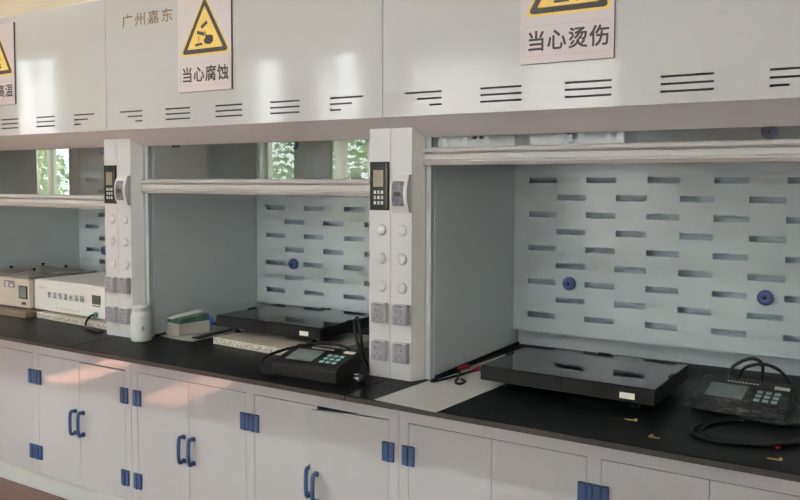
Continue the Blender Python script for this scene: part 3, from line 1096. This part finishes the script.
# ------------------------------------------------------------------ cables, plug, paper, tape
CORD2 = [(-0.36, -0.205, 0.0065), (-0.412, -0.215, 0.0065), (-0.498, -0.146, 0.014), (-0.522, -0.09, 0.034), (-0.500, -0.031, 0.050), (-0.434, 0.012, 0.070), (-0.324, 0.018, 0.092), (-0.204, 0.004, 0.092), (-0.127, -0.026, 0.072), (-0.085, -0.051, 0.047), (-0.050, -0.100, 0.026)]
t = thing('power_cable', 'black cable looping left of the bare indicator, ending in a three pin plug', 'cable', (0, 0, 0))
tube('cord', CORD2, 0.0058, M_black, t, 6)
pl = lathe('plug', [(0.0, -0.006), (0.010, -0.004), (0.020, 0.004), (0.024, 0.014), (0.024, 0.030), (0.0, 0.032)], M_black, t, (-0.018, -0.120, 0.025), (0, -math.pi / 2, 0.5), 20)
for dx, dy in ((0.010, 0.006), (-0.010, 0.006), (0.0, -0.011)):
    box('pin', (dx - 0.003, dx + 0.003, dy - 0.001, dy + 0.001, 0.031, 0.050), M_metal, pl)
o = tube('standing_cord', [(-0.165, 0.10, 0.0065), (-0.182, 0.09, 0.05), (-0.193, 0.09, 0.12), (-0.201, 0.09, 0.168), (-0.214, 0.095, 0.191), (-0.230, 0.10, 0.176), (-0.232, 0.105, 0.135), (-0.215, 0.10, 0.092), (-0.196, 0.092, 0.062)], 0.0065, M_black)
tag(o, 'black cord standing up in a narrow loop behind the bare indicator', 'cable')
t = thing('power_cable', 'black cable arching behind and coiled before the wrapped indicator', 'cable', (0, 0, 0))
tube('cord', [(1.108, 0.40, 0.0145), (1.112, 0.40, 0.092), (1.139, 0.40, 0.123), (1.176, 0.40, 0.140), (1.207, 0.40, 0.126), (1.209, 0.40, 0.078), (1.205, 0.42, 0.0085)], 0.0056, M_black, t)
tube('cord', [(1.120, 0.42, 0.014), (1.143, 0.41, 0.090), (1.175, 0.40, 0.116), (1.22, 0.40, 0.124), (1.262, 0.40, 0.108), (1.292, 0.40, 0.069), (1.315, 0.40, 0.014), (1.338, 0.36, 0.0075), (1.345, 0.25, 0.0075)], 0.0056, M_black, t)
tube('cord', [(1.348, 0.20, 0.007), (1.335, 0.155, 0.007), (1.30, 0.132, 0.0055), (1.239, 0.140, 0.006), (1.184, 0.130, 0.007), (1.123, 0.065, 0.0065), (1.090, -0.02, 0.006), (1.091, -0.09, 0.006), (1.149, -0.135, 0.006), (1.224, -0.125, 0.006), (1.307, -0.085, 0.006), (1.36, -0.02, 0.006), (1.368, 0.03, 0.006)], 0.0046, M_black, t)
tube('cord', [(1.366, 0.02, 0.006), (1.33, -0.055, 0.006), (1.27, -0.098, 0.006), (1.20, -0.112, 0.006), (1.140, -0.108, 0.006), (1.105, -0.06, 0.006), (1.118, 0.02, 0.006), (1.16, 0.09, 0.006), (1.20, 0.112, 0.006)], 0.0044, M_black, t)

bm = bmesh.new()
a_ = -math.radians(4.5)
c_, s_ = math.cos(a_), math.sin(a_)
PT = []
for v in range(13):
    for u in range(5):
        x, y = u / 4 * 0.246, v / 12 * 1.06
        PT.append(bm.verts.new((0.116 + c_ * x - s_ * y, -0.279 + s_ * x + c_ * y, 0.0006)))
for v in range(12):
    for u in range(4):
        bm.faces.new((PT[v * 5 + u], PT[v * 5 + u + 1], PT[v * 5 + u + 6], PT[v * 5 + u + 5]))
g_ = bmesh.ops.extrude_face_region(bm, geom=bm.faces[:])
bmesh.ops.translate(bm, verts=[v for v in g_['geom'] if isinstance(v, bmesh.types.BMVert)], vec=(0, 0, 0.0008))
o = from_bm('paper_sheet', bm, M_paper)
tag(o, 'long white sheet laid on the worktop along the left liner of the rightmost hood', 'paper')

t = thing('test_lead', 'thin black test lead with red plugs on the white sheet', 'cable', (0, 0, 0.0014))
tube('lead', [(0.221, 0.250, 0.006), (0.213, 0.214, 0.005), (0.200, 0.149, 0.004), (0.186, 0.084, 0.004), (0.172, 0.030, 0.004), (0.160, 0.024, 0.004), (0.156, 0.045, 0.004), (0.160, 0.10, 0.004), (0.168, 0.17, 0.004), (0.176, 0.22, 0.006)], 0.0042, M_black, t)
tube('lead', [(0.163, 0.225, 0.008), (0.180, 0.205, 0.012), (0.195, 0.180, 0.012), (0.220, 0.115, 0.005), (0.237, 0.066, 0.004), (0.254, 0.046, 0.004), (0.268, 0.050, 0.004), (0.265, 0.090, 0.004), (0.240, 0.108, 0.004)], 0.0042, M_black, t)
for p0, p1 in (((0.220, 0.245, 0.007), (0.224, 0.285, 0.009)), ((0.164, 0.225, 0.010), (0.180, 0.280, 0.012))):
    bm = bmesh.new()
    pth = [Vector(p0), (Vector(p0) + Vector(p1)) / 2, Vector(p1)]
    add_tube(bm, pth, [0.006, 0.008, 0.0095], 10)
    from_bm('red_plug', bm, M_red, t, smooth=True)
lathe('tip', [(0.0, 0.0), (0.004, 0.001), (0.004, 0.012), (0.0, 0.013)], M_metal, t, (0.232, 0.062, 0.004), (0, 1.2, -1.0), 10)


def tape_corner(x, y, rz, label, L1=0.036, L2=0.026, wd=0.009, mirror=False):
    pts = [(0, 0), (L1, 0), (L1, L2), (L1 - wd, L2), (L1 - wd, wd), (0, wd)]
    if mirror:
        pts = [(L1 - x, y) for x, y in pts]
    t = prism('tape_mark', pts, 'z', 0.0, 0.0006, M_tape, None, (x, y, 0), (0, 0, rz))
    tag(t, label, 'tape', 'yellow tape corner marks')
    return t


tape_corner(0.884, -0.053, 0.15, 'L shaped yellow tape mark just in front of the sticker on the black platform')
tape_corner(0.990, -0.184, 0.0, 'yellow tape mark nearest the worktop edge, left of the coiled cable', 0.032, 0.028, mirror=True)
tape_corner(1.303, -0.200, 0.05, 'yellow tape mark below the small red scrap at the right')
o = box('red_scrap', (-0.006, 0.006, -0.004, 0.004, 0, 0.005), M_red, None, 0.0015, 1, (1.316, -0.094, 0), (0, 0, 0.6))
tag(o, 'tiny red plastic scrap on the black worktop at the right', 'scrap')
